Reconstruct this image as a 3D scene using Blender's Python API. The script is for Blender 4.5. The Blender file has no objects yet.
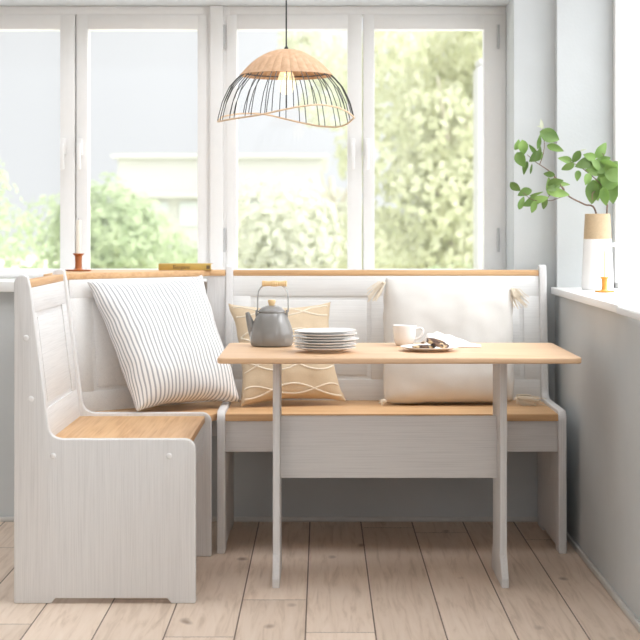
import bpy, bmesh, math, random
from mathutils import Vector, Matrix, noise
random.seed(7)
C = bpy.context.scene.collection
SC = bpy.context.scene
PI = math.pi

# ------------------------------------------------------------------ camera
CAMZ, F, VX, VY = 1.18, 1600.0, 322.0, 226.0
def at(px, py, Y):
    """point of the photograph at a known distance"""
    return Vector(((px - VX) * Y / F, Y, CAMZ - (py - VY) * Y / F))

cd = bpy.data.cameras.new('camera'); cam = bpy.data.objects.new('camera', cd); C.objects.link(cam)
cam.location = (0, 0, CAMZ); cam.rotation_euler = (PI / 2, 0, 0)
cd.sensor_width = 36; cd.lens = F / 640 * 36
cd.shift_x = (320 - VX) / 640; cd.shift_y = (VY - 320) / 640
cd.clip_start = .05; cd.clip_end = 300
cd.dof.use_dof = True; cd.dof.focus_distance = 5.4; cd.dof.aperture_fstop = 4.0
SC.camera = cam

# ------------------------------------------------------------------ helpers
def worigin(o):
    v = Vector((0, 0, 0))
    while o is not None:
        v += o.location; o = o.parent
    return v

def setp(o, label=None, cat=None, group=None, kind=None):
    if label: o['label'] = label
    if cat: o['category'] = cat
    if group: o['group'] = group
    if kind: o['kind'] = kind
    return o

def thing(name, loc, label, cat, group=None):
    o = bpy.data.objects.new(name, None); o.location = loc; o.empty_display_size = .05
    C.objects.link(o)
    return setp(o, label, cat, group)

def clone(o, parent=None):
    c = o.copy(); C.objects.link(c)
    if parent is not None: c.parent = parent
    for ch in o.children: clone(ch, c)
    return c

class MB:
    def __init__(self): self.bm = bmesh.new()
    def box(self, x0, x1, y0, y1, z0, z1, bev=0.0, seg=2):
        b = bmesh.new()
        bmesh.ops.create_cube(b, size=1)
        for v in b.verts:
            v.co = Vector(((x0 + x1) / 2 + v.co.x * (x1 - x0), (y0 + y1) / 2 + v.co.y * (y1 - y0), (z0 + z1) / 2 + v.co.z * (z1 - z0)))
        if bev: bmesh.ops.bevel(b, geom=b.edges[:], offset=bev, segments=seg, profile=.5, affect='EDGES')
        self._merge(b); return self
    def _merge(self, b):
        m = bpy.data.meshes.new('tmp'); b.to_mesh(m); b.free(); self.bm.from_mesh(m); bpy.data.meshes.remove(m)
    def prism(self, pts, vec, bev=0.0, seg=2):
        """closed outline (3-D points) swept along vec"""
        b = bmesh.new(); vec = Vector(vec)
        vs = [b.verts.new(p) for p in pts]; f = b.faces.new(vs)
        r = bmesh.ops.extrude_face_region(b, geom=[f])
        for g in r['geom']:
            if isinstance(g, bmesh.types.BMVert): g.co += vec
        bmesh.ops.recalc_face_normals(b, faces=b.faces[:])
        if bev:
            ed = [e for e in b.edges if len(e.link_faces) == 2 and e.calc_face_angle(0) > 1.2]
            bmesh.ops.bevel(b, geom=ed, offset=bev, segments=seg, profile=.5, affect='EDGES', clamp_overlap=True)
        self._merge(b); return self
    def lathe(self, prof, c, seg=40, mod=None, close=False):
        bm = self.bm; rings = []
        for (r, z) in prof:
            if r < 1e-6: rings.append([bm.verts.new((c[0], c[1], c[2] + z))])
            else:
                ring = []
                for k in range(seg):
                    a = 2 * PI * k / seg
                    rr = r * (mod(a, z) if mod else 1)
                    ring.append(bm.verts.new((c[0] + rr * math.cos(a), c[1] + rr * math.sin(a), c[2] + z)))
                rings.append(ring)
        pairs = list(zip(rings, rings[1:]))
        if close: pairs.append((rings[-1], rings[0]))
        for A, B in pairs:
            for k in range(seg):
                k2 = (k + 1) % seg
                if len(A) == 1 and len(B) == 1: continue
                if len(A) == 1: bm.faces.new((A[0], B[k], B[k2]))
                elif len(B) == 1: bm.faces.new((A[k], B[0], A[k2]))
                else: bm.faces.new((A[k], B[k], B[k2], A[k2]))
        return self
    def tube(self, pts, r, seg=8, closed=False):
        bm = self.bm; pts = [Vector(p) for p in pts]; n = len(pts)
        rs = r if isinstance(r, (list, tuple)) else [r] * n
        rings = []; up = None
        for i, p in enumerate(pts):
            if closed: t = pts[(i + 1) % n] - pts[i - 1]
            else: t = pts[min(i + 1, n - 1)] - pts[max(i - 1, 0)]
            t.normalize()
            if up is None:
                up = t.orthogonal().normalized()
            up = (up - t * up.dot(t)).normalized(); s = t.cross(up)
            rings.append([bm.verts.new(p + (up * math.cos(2 * PI * k / seg) + s * math.sin(2 * PI * k / seg)) * rs[i]) for k in range(seg)])
        for i in range(n if closed else n - 1):
            A, B = rings[i], rings[(i + 1) % n]
            for k in range(seg): bm.faces.new((A[k], A[(k + 1) % seg], B[(k + 1) % seg], B[k]))
        if not closed:
            bm.faces.new(rings[0]); bm.faces.new(rings[-1])
        return self
    def xform(self, M):
        bmesh.ops.transform(self.bm, matrix=M, verts=self.bm.verts[:]); return self
    def build(self, name, mat, parent=None, loc=None, smooth=True, ang=35):
        bm = self.bm
        bmesh.ops.recalc_face_normals(bm, faces=bm.faces[:])
        org = worigin(parent) if parent is not None else Vector(loc if loc is not None else (0, 0, 0))
        for v in bm.verts: v.co -= org
        me = bpy.data.meshes.new(name); bm.to_mesh(me); bm.free()
        for p in me.polygons: p.use_smooth = smooth
        if smooth: me.set_sharp_from_angle(angle=math.radians(ang))
        me.materials.append(mat)
        o = bpy.data.objects.new(name, me); C.objects.link(o)
        if parent is not None: o.parent = parent
        else: o.location = org
        return o

def spline(pts, n):
    """Catmull-Rom through points"""
    P = [Vector(p) for p in pts]; P = [P[0] * 2 - P[1]] + P + [P[-1] * 2 - P[-2]]
    out = []
    for i in range(1, len(P) - 2):
        for k in range(n):
            t = k / n; a, b, c, d = P[i - 1], P[i], P[i + 1], P[i + 2]
            out.append(.5 * ((2 * b) + (c - a) * t + (2 * a - 5 * b + 4 * c - d) * t * t + (3 * b - a - 3 * c + d) * t ** 3))
    out.append(P[-2]); return out

def interp(xs, ys, x):
    if x <= xs[0]: return ys[0]
    for i in range(len(xs) - 1):
        if x <= xs[i + 1]:
            t = (x - xs[i]) / (xs[i + 1] - xs[i]); t = t * t * (3 - 2 * t) * .35 + t * .65
            return ys[i] + (ys[i + 1] - ys[i]) * t
    return ys[-1]

# ------------------------------------------------------------------ materials
def newmat(name):
    m = bpy.data.materials.new(name); m.use_nodes = True
    nt = m.node_tree; b = nt.nodes['Principled BSDF']
    return m, nt, b
def N(nt, t, **kw):
    n = nt.nodes.new(t)
    for k, v in kw.items(): setattr(n, k, v)
    return n
def L(nt, a, b): nt.links.new(a, b)
def ramp(nt, stops):
    r = N(nt, 'ShaderNodeValToRGB'); e = r.color_ramp.elements
    while len(e) > 1: e.remove(e[-1])
    e[0].position = stops[0][0]; e[0].color = (*stops[0][1], 1)
    for p, c in stops[1:]:
        x = e.new(p); x.color = (*c, 1)
    return r
def plain(name, col, rough=.5, metal=0, spec=.5, vary=.03, scale=30, bump=0, trans=0):
    m, nt, b = newmat(name)
    tc = N(nt, 'ShaderNodeTexCoord'); n = N(nt, 'ShaderNodeTexNoise'); n.inputs['Scale'].default_value = scale; n.inputs['Detail'].default_value = 4
    L(nt, tc.outputs['Object'], n.inputs['Vector'])
    lo = tuple(max(0, c * (1 - vary)) for c in col); hi = tuple(min(1, c * (1 + vary)) for c in col)
    r = ramp(nt, [(.3, lo), (.7, hi)]); L(nt, n.outputs['Fac'], r.inputs['Fac']); L(nt, r.outputs['Color'], b.inputs['Base Color'])
    b.inputs['Roughness'].default_value = rough; b.inputs['Metallic'].default_value = metal; b.inputs['Specular IOR Level'].default_value = spec
    if bump:
        bu = N(nt, 'ShaderNodeBump'); bu.inputs['Strength'].default_value = bump; bu.inputs['Distance'].default_value = .002
        L(nt, n.outputs['Fac'], bu.inputs['Height']); L(nt, bu.outputs['Normal'], b.inputs['Normal'])
    return m
def grain(name, c_lo, c_mid, c_hi, axis, across=70, along=2.2, rough=.5, bump=.15, low=.4, spec=.4):
    """timber grain running along one axis"""
    m, nt, b = newmat(name)
    tc = N(nt, 'ShaderNodeTexCoord'); mp = N(nt, 'ShaderNodeMapping')
    s = [across] * 3; s['XYZ'.index(axis)] = along; mp.inputs['Scale'].default_value = s
    L(nt, tc.outputs['Object'], mp.inputs['Vector'])
    n = N(nt, 'ShaderNodeTexNoise'); n.inputs['Scale'].default_value = 1; n.inputs['Detail'].default_value = 5; n.inputs['Roughness'].default_value = .62; n.inputs['Distortion'].default_value = .5
    L(nt, mp.outputs['Vector'], n.inputs['Vector'])
    mp2 = N(nt, 'ShaderNodeMapping'); s2 = [v * .16 for v in s]; s2['XYZ'.index(axis)] = along * .6; mp2.inputs['Scale'].default_value = s2
    L(nt, tc.outputs['Object'], mp2.inputs['Vector'])
    n2 = N(nt, 'ShaderNodeTexNoise'); n2.inputs['Scale'].default_value = 1; n2.inputs['Detail'].default_value = 2; n2.inputs['Distortion'].default_value = 1.2
    L(nt, mp2.outputs['Vector'], n2.inputs['Vector'])
    mx = N(nt, 'ShaderNodeMath', operation='MULTIPLY_ADD'); mx.inputs[1].default_value = 1 - low
    a2 = N(nt, 'ShaderNodeMath', operation='MULTIPLY'); a2.inputs[1].default_value = low
    L(nt, n.outputs['Fac'], mx.inputs[0]); L(nt, n2.outputs['Fac'], a2.inputs[0]); L(nt, a2.outputs[0], mx.inputs[2])
    r = ramp(nt, [(.36, c_lo), (.5, c_mid), (.64, c_hi)]); L(nt, mx.outputs[0], r.inputs['Fac']); L(nt, r.outputs['Color'], b.inputs['Base Color'])
    b.inputs['Roughness'].default_value = rough; b.inputs['Specular IOR Level'].default_value = spec
    bu = N(nt, 'ShaderNodeBump'); bu.inputs['Strength'].default_value = bump; bu.inputs['Distance'].default_value = .001
    L(nt, n.outputs['Fac'], bu.inputs['Height']); L(nt, bu.outputs['Normal'], b.inputs['Normal'])
    return m

PW = ((.655, .65, .65), (.72, .715, .715), (.755, .75, .75))
PW_LIT = ((.72, .72, .718), (.775, .775, .77), (.81, .81, .805))  # same white wood, lightened to paint extra light into the rear backrests
white_lit_x = grain('white_stained_wood_x_lit', *PW_LIT, 'X', across=300, along=4, low=.2)
white_x = grain('white_stained_wood_x', *PW, 'X', across=300, along=4, low=.2)
white_y = grain('white_stained_wood_y', *PW, 'Y', across=300, along=4, low=.2)
white_z = grain('white_stained_wood_z', *PW, 'Z', across=300, along=4, low=.2)
OK_ = ((.52, .29, .135), (.645, .395, .20), (.72, .465, .25))
oak_x = grain('oak_x', *OK_, 'X', across=80, along=2.5, rough=.5)
oak_y = grain('oak_y', *OK_, 'Y', across=80, along=2.5, rough=.5)
oak_pale = grain('oak_table', (.63, .405, .235), (.70, .465, .285), (.745, .51, .33), 'X', across=70, along=2, rough=.45)
frame_m = plain('window_paint', (.82, .81, .80), .35, vary=.01)
cap_m = plain('white_plastic', (.8, .8, .8), .3, vary=.01)
trim_m = plain('skirting_paint', (.62, .61, .59), .5, vary=.04)
sill_m = plain('sill_paint', (.84, .84, .83), .35, vary=.01)
ceil_m = plain('ceiling_paint', (.85, .85, .85), .8, vary=.01)
black_m = plain('black_cord', (.03, .03, .03), .5)
wire_m = plain('dark_wire', (.07, .07, .07), .45, metal=.3)
steel_m = plain('steel', (.55, .55, .54), .25, metal=1)
enamel_m = plain('grey_enamel', (.235, .23, .222), .16, spec=.6, vary=.02)
knobw_m = grain('pale_turned_wood', (.62, .42, .20), (.78, .56, .30), (.85, .66, .38), 'X', across=120, along=8)
china_m = plain('white_china', (.84, .83, .82), .2, vary=.01)
clay_m = plain('unglazed_clay', (.75, .60, .44), .7)
wax_m = plain('candle_wax', (.86, .82, .74), .5, vary=.02)
copper_m = plain('rust_glaze', (.40, .13, .035), .3, vary=.15)
amber_m = plain('amber_glaze', (.72, .33, .06), .25, vary=.1)
linen_m = plain('white_linen', (.86, .85, .84), .9, vary=.03, scale=200, bump=.15)
tan_m = plain('tan_cotton', (.60, .475, .33), .9, vary=.05, scale=260, bump=.2)
rope_m = plain('cream_cord', (.74, .66, .54), .9, vary=.06, scale=300, bump=.3)
ivory_m = plain('ivory_cotton', (.70, .68, .65), .95, vary=.02, scale=320, bump=.2)
bark_m = plain('bark', (.16, .10, .07), .8, vary=.3, scale=60)
mustard_m = plain('mustard_cover', (.50, .33, .08), .6, vary=.06)
ink_m = plain('dark_ink', (.13, .09, .04), .7)
paper_m = plain('paper', (.8, .77, .7), .8)
tie_m = plain('hinge_grey', (.5, .5, .5), .35, metal=.3)

def wallmat():
    m, nt, b = newmat('blue_grey_plaster')
    tc = N(nt, 'ShaderNodeTexCoord'); n = N(nt, 'ShaderNodeTexNoise'); n.inputs['Scale'].default_value = 3; n.inputs['Detail'].default_value = 6
    L(nt, tc.outputs['Object'], n.inputs['Vector'])
    r = ramp(nt, [(.3, (.54, .56, .565)), (.7, (.585, .605, .61))]); L(nt, n.outputs['Fac'], r.inputs['Fac']); L(nt, r.outputs['Color'], b.inputs['Base Color'])
    n2 = N(nt, 'ShaderNodeTexNoise'); n2.inputs['Scale'].default_value = 90; L(nt, tc.outputs['Object'], n2.inputs['Vector'])
    bu = N(nt, 'ShaderNodeBump'); bu.inputs['Strength'].default_value = .15; bu.inputs['Distance'].default_value = .003
    L(nt, n2.outputs['Fac'], bu.inputs['Height']); L(nt, bu.outputs['Normal'], b.inputs['Normal'])
    b.inputs['Roughness'].default_value = .85; b.inputs['Specular IOR Level'].default_value = .2
    return m
wall_m = wallmat()

def floormat():
    m, nt, b = newmat('oak_planks')
    tc = N(nt, 'ShaderNodeTexCoord'); sp = N(nt, 'ShaderNodeSeparateXYZ'); L(nt, tc.outputs['Object'], sp.inputs[0])
    ax = N(nt, 'ShaderNodeMath', operation='ADD'); ax.inputs[1].default_value = .048 + .203 * 20; L(nt, sp.outputs['X'], ax.inputs[0])
    ay = N(nt, 'ShaderNodeMath', operation='ADD'); ay.inputs[1].default_value = 2.4; L(nt, sp.outputs['Y'], ay.inputs[0])
    cb = N(nt, 'ShaderNodeCombineXYZ'); rw = N(nt, 'ShaderNodeMath', operation='DIVIDE'); rw.inputs[1].default_value = .203; L(nt, ax.outputs[0], rw.inputs[0])
    fl = N(nt, 'ShaderNodeMath', operation='FLOOR'); L(nt, rw.outputs[0], fl.inputs[0])
    wn = N(nt, 'ShaderNodeTexWhiteNoise', noise_dimensions='1D'); L(nt, fl.outputs[0], wn.inputs['W'])
    sh = N(nt, 'ShaderNodeMath', operation='MULTIPLY_ADD'); sh.inputs[1].default_value = 2.35; L(nt, wn.outputs['Value'], sh.inputs[0]); L(nt, ay.outputs[0], sh.inputs[2])
    L(nt, sh.outputs[0], cb.inputs['X']); L(nt, ax.outputs[0], cb.inputs['Y'])
    br = N(nt, 'ShaderNodeTexBrick'); br.offset = 0; br.offset_frequency = 2; br.squash = 1
    br.inputs['Scale'].default_value = 1; br.inputs['Mortar Size'].default_value = .0022; br.inputs['Mortar Smooth'].default_value = .1
    br.inputs['Brick Width'].default_value = 2.35; br.inputs['Row Height'].default_value = .203; br.inputs['Bias'].default_value = 0
    br.inputs['Color1'].default_value = (0, 0, 0, 1); br.inputs['Color2'].default_value = (1, 1, 1, 1); br.inputs['Mortar'].default_value = (.5, .5, .5, 1)
    L(nt, cb.outputs[0], br.inputs['Vector'])
    # plank offset for the grain
    mp = N(nt, 'ShaderNodeMapping'); mp.inputs['Scale'].default_value = (38, 2.6, 1); L(nt, tc.outputs['Object'], mp.inputs['Vector'])
    ad = N(nt, 'ShaderNodeVectorMath', operation='MULTIPLY_ADD'); L(nt, br.outputs['Color'], ad.inputs[0]); ad.inputs[1].default_value = (30, 60, 10); L(nt, mp.outputs['Vector'], ad.inputs[2])
    n = N(nt, 'ShaderNodeTexNoise'); n.inputs['Scale'].default_value = 1; n.inputs['Detail'].default_value = 6; n.inputs['Roughness'].default_value = .6; n.inputs['Distortion'].default_value = 1.0
    L(nt, ad.outputs[0], n.inputs['Vector'])
    r = ramp(nt, [(.3, (.60, .475, .375)), (.48, (.75, .615, .505)), (.7, (.80, .675, .57))]); L(nt, n.outputs['Fac'], r.inputs['Fac'])
    tone = ramp(nt, [(0, (.90, .89, .88)), (1, (1.05, 1.05, 1.05))]); L(nt, br.outputs['Color'], tone.inputs['Fac'])
    mu = N(nt, 'ShaderNodeMixRGB', blend_type='MULTIPLY'); mu.inputs['Fac'].default_value = 1; L(nt, r.outputs['Color'], mu.inputs['Color1']); L(nt, tone.outputs['Color'], mu.inputs['Color2'])
    # knots
    mk = N(nt, 'ShaderNodeMapping'); mk.inputs['Scale'].default_value = (5.2, 2.6, 1); L(nt, tc.outputs['Object'], mk.inputs['Vector'])
    nk = N(nt, 'ShaderNodeTexNoise'); nk.inputs['Scale'].default_value = 6; L(nt, tc.outputs['Object'], nk.inputs['Vector'])
    mkk = N(nt, 'ShaderNodeVectorMath', operation='MULTIPLY_ADD'); L(nt, nk.outputs['Color'], mkk.inputs[0]); mkk.inputs[1].default_value = (.25, .25, 0); L(nt, mk.outputs['Vector'], mkk.inputs[2])
    vo = N(nt, 'ShaderNodeTexVoronoi'); vo.inputs['Scale'].default_value = 1; L(nt, mkk.outputs[0], vo.inputs['Vector'])
    kr = ramp(nt, [(0, (.22, .19, .17)), (.04, (.45, .40, .37)), (.11, (1, 1, 1))]); L(nt, vo.outputs['Distance'], kr.inputs['Fac'])
    mu2 = N(nt, 'ShaderNodeMixRGB', blend_type='MULTIPLY'); mu2.inputs['Fac'].default_value = .85; L(nt, mu.outputs['Color'], mu2.inputs['Color1']); L(nt, kr.outputs['Color'], mu2.inputs['Color2'])
    gap = N(nt, 'ShaderNodeMixRGB'); L(nt, br.outputs['Fac'], gap.inputs['Fac']); L(nt, mu2.outputs['Color'], gap.inputs['Color1']); gap.inputs['Color2'].default_value = (.13, .09, .065, 1)
    L(nt, gap.outputs['Color'], b.inputs['Base Color'])
    b.inputs['Roughness'].default_value = .55; b.inputs['Specular IOR Level'].default_value = .3
    bu = N(nt, 'ShaderNodeBump'); bu.inputs['Strength'].default_value = .1; bu.inputs['Distance'].default_value = .002
    L(nt, n.outputs['Fac'], bu.inputs['Height']); L(nt, bu.outputs['Normal'], b.inputs['Normal'])
    return m
floor_m = floormat()

def glassmat():
    m, nt, b = newmat('window_glass'); nt.nodes.remove(b); out = nt.nodes['Material Output']
    t = N(nt, 'ShaderNodeBsdfTransparent'); g = N(nt, 'ShaderNodeBsdfGlossy'); g.inputs['Roughness'].default_value = .02
    mx = N(nt, 'ShaderNodeMixShader'); mx.inputs['Fac'].default_value = .03
    L(nt, t.outputs[0], mx.inputs[1]); L(nt, g.outputs[0], mx.inputs[2])
    d = N(nt, 'ShaderNodeBsdfTranslucent'); d.inputs['Color'].default_value = (.9, .9, .9, 1)
    m2 = N(nt, 'ShaderNodeMixShader'); m2.inputs['Fac'].default_value = .03
    L(nt, mx.outputs[0], m2.inputs[1]); L(nt, d.outputs[0], m2.inputs[2]); L(nt, m2.outputs[0], out.inputs['Surface'])
    return m
glass_m = glassmat()

def leafmat(name, a, b_, tr=.45, rough=.45):
    m, nt, b = newmat(name); out = nt.nodes['Material Output']
    tc = N(nt, 'ShaderNodeTexCoord'); n = N(nt, 'ShaderNodeTexNoise'); n.inputs['Scale'].default_value = 9; n.inputs['Detail'].default_value = 2
    L(nt, tc.outputs['Object'], n.inputs['Vector'])
    r = ramp(nt, [(.35, a), (.65, b_)]); L(nt, n.outputs['Fac'], r.inputs['Fac']); L(nt, r.outputs['Color'], b.inputs['Base Color'])
    b.inputs['Roughness'].default_value = rough
    t = N(nt, 'ShaderNodeBsdfTranslucent'); L(nt, r.outputs['Color'], t.inputs['Color'])
    mx = N(nt, 'ShaderNodeMixShader'); mx.inputs['Fac'].default_value = tr
    L(nt, b.outputs[0], mx.inputs[1]); L(nt, t.outputs[0], mx.inputs[2]); L(nt, mx.outputs[0], out.inputs['Surface'])
    return m
leaf_m = leafmat('fresh_leaf', (.115, .215, .045), (.24, .375, .105), .3)
def leaf_tone():
    nt = leaf_m.node_tree; oi = N(nt, 'ShaderNodeObjectInfo'); r = [n for n in nt.nodes if n.type == 'VALTORGB'][0]
    hs = N(nt, 'ShaderNodeHueSaturation'); mr = N(nt, 'ShaderNodeMapRange'); mr.inputs['To Min'].default_value = .62; mr.inputs['To Max'].default_value = 1.25
    L(nt, oi.outputs['Random'], mr.inputs['Value']); L(nt, mr.outputs[0], hs.inputs['Value']); L(nt, r.outputs['Color'], hs.inputs['Color'])
    for n in list(nt.nodes):
        if n.type in ('BSDF_PRINCIPLED', 'BSDF_TRANSLUCENT'): L(nt, hs.outputs[0], n.inputs[0])
leaf_tone()
bud_m = leafmat('pale_bud', (.62, .66, .48), (.72, .74, .6), .4)
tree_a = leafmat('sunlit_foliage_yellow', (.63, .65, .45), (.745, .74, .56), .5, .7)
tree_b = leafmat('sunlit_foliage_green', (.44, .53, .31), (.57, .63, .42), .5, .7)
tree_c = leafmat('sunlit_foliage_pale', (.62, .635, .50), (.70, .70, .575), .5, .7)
lawn_m = plain('lawn', (.70, .72, .52), .9, vary=.2, scale=3)
render_m = plain('house_render', (.52, .51, .49), .9, vary=.02)
houseg_m = plain('house_glass', (.55, .58, .6), .2, vary=.03)

def blindmat():
    m, nt, b = newmat('white_blind_fabric'); out = nt.nodes['Material Output']
    b.inputs['Base Color'].default_value = (.9, .9, .9, 1); b.inputs['Roughness'].default_value = .9
    w = N(nt, 'ShaderNodeTexWave'); w.inputs['Scale'].default_value = 300; tc = N(nt, 'ShaderNodeTexCoord'); L(nt, tc.outputs['Object'], w.inputs['Vector'])
    bu = N(nt, 'ShaderNodeBump'); bu.inputs['Strength'].default_value = .03; L(nt, w.outputs['Fac'], bu.inputs['Height']); L(nt, bu.outputs['Normal'], b.inputs['Normal'])
    t = N(nt, 'ShaderNodeBsdfTranslucent'); t.inputs['Color'].default_value = (.97, .97, .96, 1)
    mx = N(nt, 'ShaderNodeMixShader'); mx.inputs['Fac'].default_value = .6
    L(nt, b.outputs[0], mx.inputs[1]); L(nt, t.outputs[0], mx.inputs[2]); L(nt, mx.outputs[0], out.inputs['Surface'])
    return m
blind_m = blindmat()

def stripemat():
    m, nt, b = newmat('ticking_stripe')
    uv = N(nt, 'ShaderNodeUVMap'); uv.uv_map = 'cloth'; sp = N(nt, 'ShaderNodeSeparateXYZ'); L(nt, uv.outputs[0], sp.inputs[0])
    mu = N(nt, 'ShaderNodeMath', operation='MULTIPLY'); mu.inputs[1].default_value = 31; L(nt, sp.outputs['X'], mu.inputs[0])
    fr = N(nt, 'ShaderNodeMath', operation='FRACT'); L(nt, mu.outputs[0], fr.inputs[0])
    pp = N(nt, 'ShaderNodeMath', operation='PINGPONG'); pp.inputs[1].default_value = .5; L(nt, fr.outputs[0], pp.inputs[0])
    r = ramp(nt, [(.0, (.36, .37, .39)), (.15, (.40, .41, .43)), (.23, (.83, .82, .815)), (1, (.85, .845, .84))]); L(nt, pp.outputs[0], r.inputs['Fac'])
    L(nt, r.outputs['Color'], b.inputs['Base Color']); b.inputs['Roughness'].default_value = .95; b.inputs['Specular IOR Level'].default_value = .2
    return m
stripe_m = stripemat()

def veneermat():
    m, nt, b = newmat('bamboo_veneer'); out = nt.nodes['Material Output']
    tc = N(nt, 'ShaderNodeTexCoord'); w = N(nt, 'ShaderNodeTexNoise'); w.inputs['Scale'].default_value = 60; L(nt, tc.outputs['Object'], w.inputs['Vector'])
    r = ramp(nt, [(.3, (.66, .43, .26)), (.7, (.78, .55, .36))]); L(nt, w.outputs['Fac'], r.inputs['Fac']); L(nt, r.outputs['Color'], b.inputs['Base Color'])
    b.inputs['Roughness'].default_value = .6
    t = N(nt, 'ShaderNodeBsdfTranslucent'); L(nt, r.outputs['Color'], t.inputs['Color'])
    mx = N(nt, 'ShaderNodeMixShader'); mx.inputs['Fac'].default_value = .3
    L(nt, b.outputs[0], mx.inputs[1]); L(nt, t.outputs[0], mx.inputs[2]); L(nt, mx.outputs[0], out.inputs['Surface'])
    return m
veneer_m = veneermat()

def bulbmat():
    m, nt, b = newmat('bulb_glass'); nt.nodes.remove(b); out = nt.nodes['Material Output']
    t = N(nt, 'ShaderNodeBsdfTransparent'); t.inputs['Color'].default_value = (1, .97, .9, 1); g = N(nt, 'ShaderNodeBsdfGlossy'); g.inputs['Roughness'].default_value = .03
    mx = N(nt, 'ShaderNodeMixShader'); mx.inputs['Fac'].default_value = .1
    L(nt, t.outputs[0], mx.inputs[1]); L(nt, g.outputs[0], mx.inputs[2])
    e = N(nt, 'ShaderNodeEmission'); e.inputs['Color'].default_value = (1, .8, .5, 1); e.inputs['Strength'].default_value = .35
    ad = N(nt, 'ShaderNodeAddShader'); L(nt, mx.outputs[0], ad.inputs[0]); L(nt, e.outputs[0], ad.inputs[1]); L(nt, ad.outputs[0], out.inputs['Surface'])
    return m
bulb_m = bulbmat()
def emis(name, col, s):
    m, nt, b = newmat(name); b.inputs['Emission Color'].default_value = (*col, 1); b.inputs['Emission Strength'].default_value = s; b.inputs['Base Color'].default_value = (*col, 1); return m
fil_m = emis('filament', (1, .75, .4), 3)

def cookiemat():
    m, nt, b = newmat('nut_biscuit')
    tc = N(nt, 'ShaderNodeTexCoord'); v = N(nt, 'ShaderNodeTexVoronoi'); v.inputs['Scale'].default_value = 90; L(nt, tc.outputs['Object'], v.inputs['Vector'])
    sp = N(nt, 'ShaderNodeSeparateXYZ'); L(nt, v.outputs['Color'], sp.inputs[0])
    r = ramp(nt, [(.2, (.05, .022, .015)), (.55, (.13, .06, .035)), (.75, (.40, .24, .10)), (.95, (.62, .45, .25))]); L(nt, sp.outputs['X'], r.inputs['Fac'])
    L(nt, r.outputs['Color'], b.inputs['Base Color']); b.inputs['Roughness'].default_value = .4
    return m
cookie_m = cookiemat()

# ------------------------------------------------------------------ room
BY, RX = 6.39, .93           # back wall and right wall planes
LX, CZ = -3.3, 2.62
RL, RR = -1.676, .767        # window recess in the back wall
RZ0, RZ1 = .918, 2.097
FY = 6.67                    # window plane
def S(o): o['kind'] = 'structure'; return o

S(MB().box(LX, RX + .3, -1.2, 6.72, -.08, 0).build('floor', floor_m))
m = MB()
m.box(LX - .12, RX + .3, BY, 6.8, -.08, RZ0).box(LX - .12, RX + .3, BY, 6.8, RZ1, CZ)
m.box(LX - .12, RL, BY, 6.8, RZ0, RZ1).box(RR, RX + .3, BY, 6.8, RZ0, RZ1)
S(m.build('wall_back', wall_m))
JY, WX, WY0, WZ0, WZ1 = 6.33, 1.151, 2.0, .912, 2.42
m = MB()
m.box(RX, RX + .30, -1.2, BY, -.08, WZ0).box(RX, RX + .30, -1.2, BY, WZ1, CZ)
m.box(RX, RX + .30, JY, BY, WZ0, WZ1).box(RX, RX + .30, -1.2, WY0, WZ0, WZ1)
S(m.build('wall_right', wall_m))
S(MB().box(LX - .12, LX, -1.2, BY, -.08, CZ).build('wall_left', wall_m))
SY0, SY1 = 4.55, 5.95        # two roof openings added out of view to brighten the nook
m = MB().box(LX - .12, RX + .3, -1.2, SY0, CZ, CZ + .1).box(LX - .12, RX + .3, SY1, 6.8, CZ, CZ + .1)
for a, b in ((LX - .12, -2.1), (-.32, .08), (.86, RX + .3)): m.box(a, b, SY0, SY1, CZ, CZ + .1)
S(m.build('ceiling', ceil_m))
S(MB().box(LX, RX, BY - .012, BY, 0, .02, .004).build('baseboard_back', trim_m))
S(MB().box(RX - .012, RX, -1.2, BY - .012, 0, .024, .004).build('baseboard_right', trim_m))
S(MB().box(RL, RR, 6.355, FY, RZ0, .96, .004).build('trim_1', sill_m))              # back sill
S(MB().box(.905, WX, 4.865, JY, WZ0, .938, .003).build('trim_2', sill_m))            # right sill
S(MB().box(WX - .2, WX, WY0, 4.865, WZ0, .938, .003).build('trim_3', sill_m))
px2x = lambda px, Y=FY: (px - VX) * Y / F
py2z = lambda py, Y=FY: CAMZ - (py - VY) * Y / F
S(MB().box(px2x(210), px2x(223.3), FY - .015, FY + .1, .96, RZ1, .003).build('trim_4', frame_m))   # post between the windows

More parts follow.
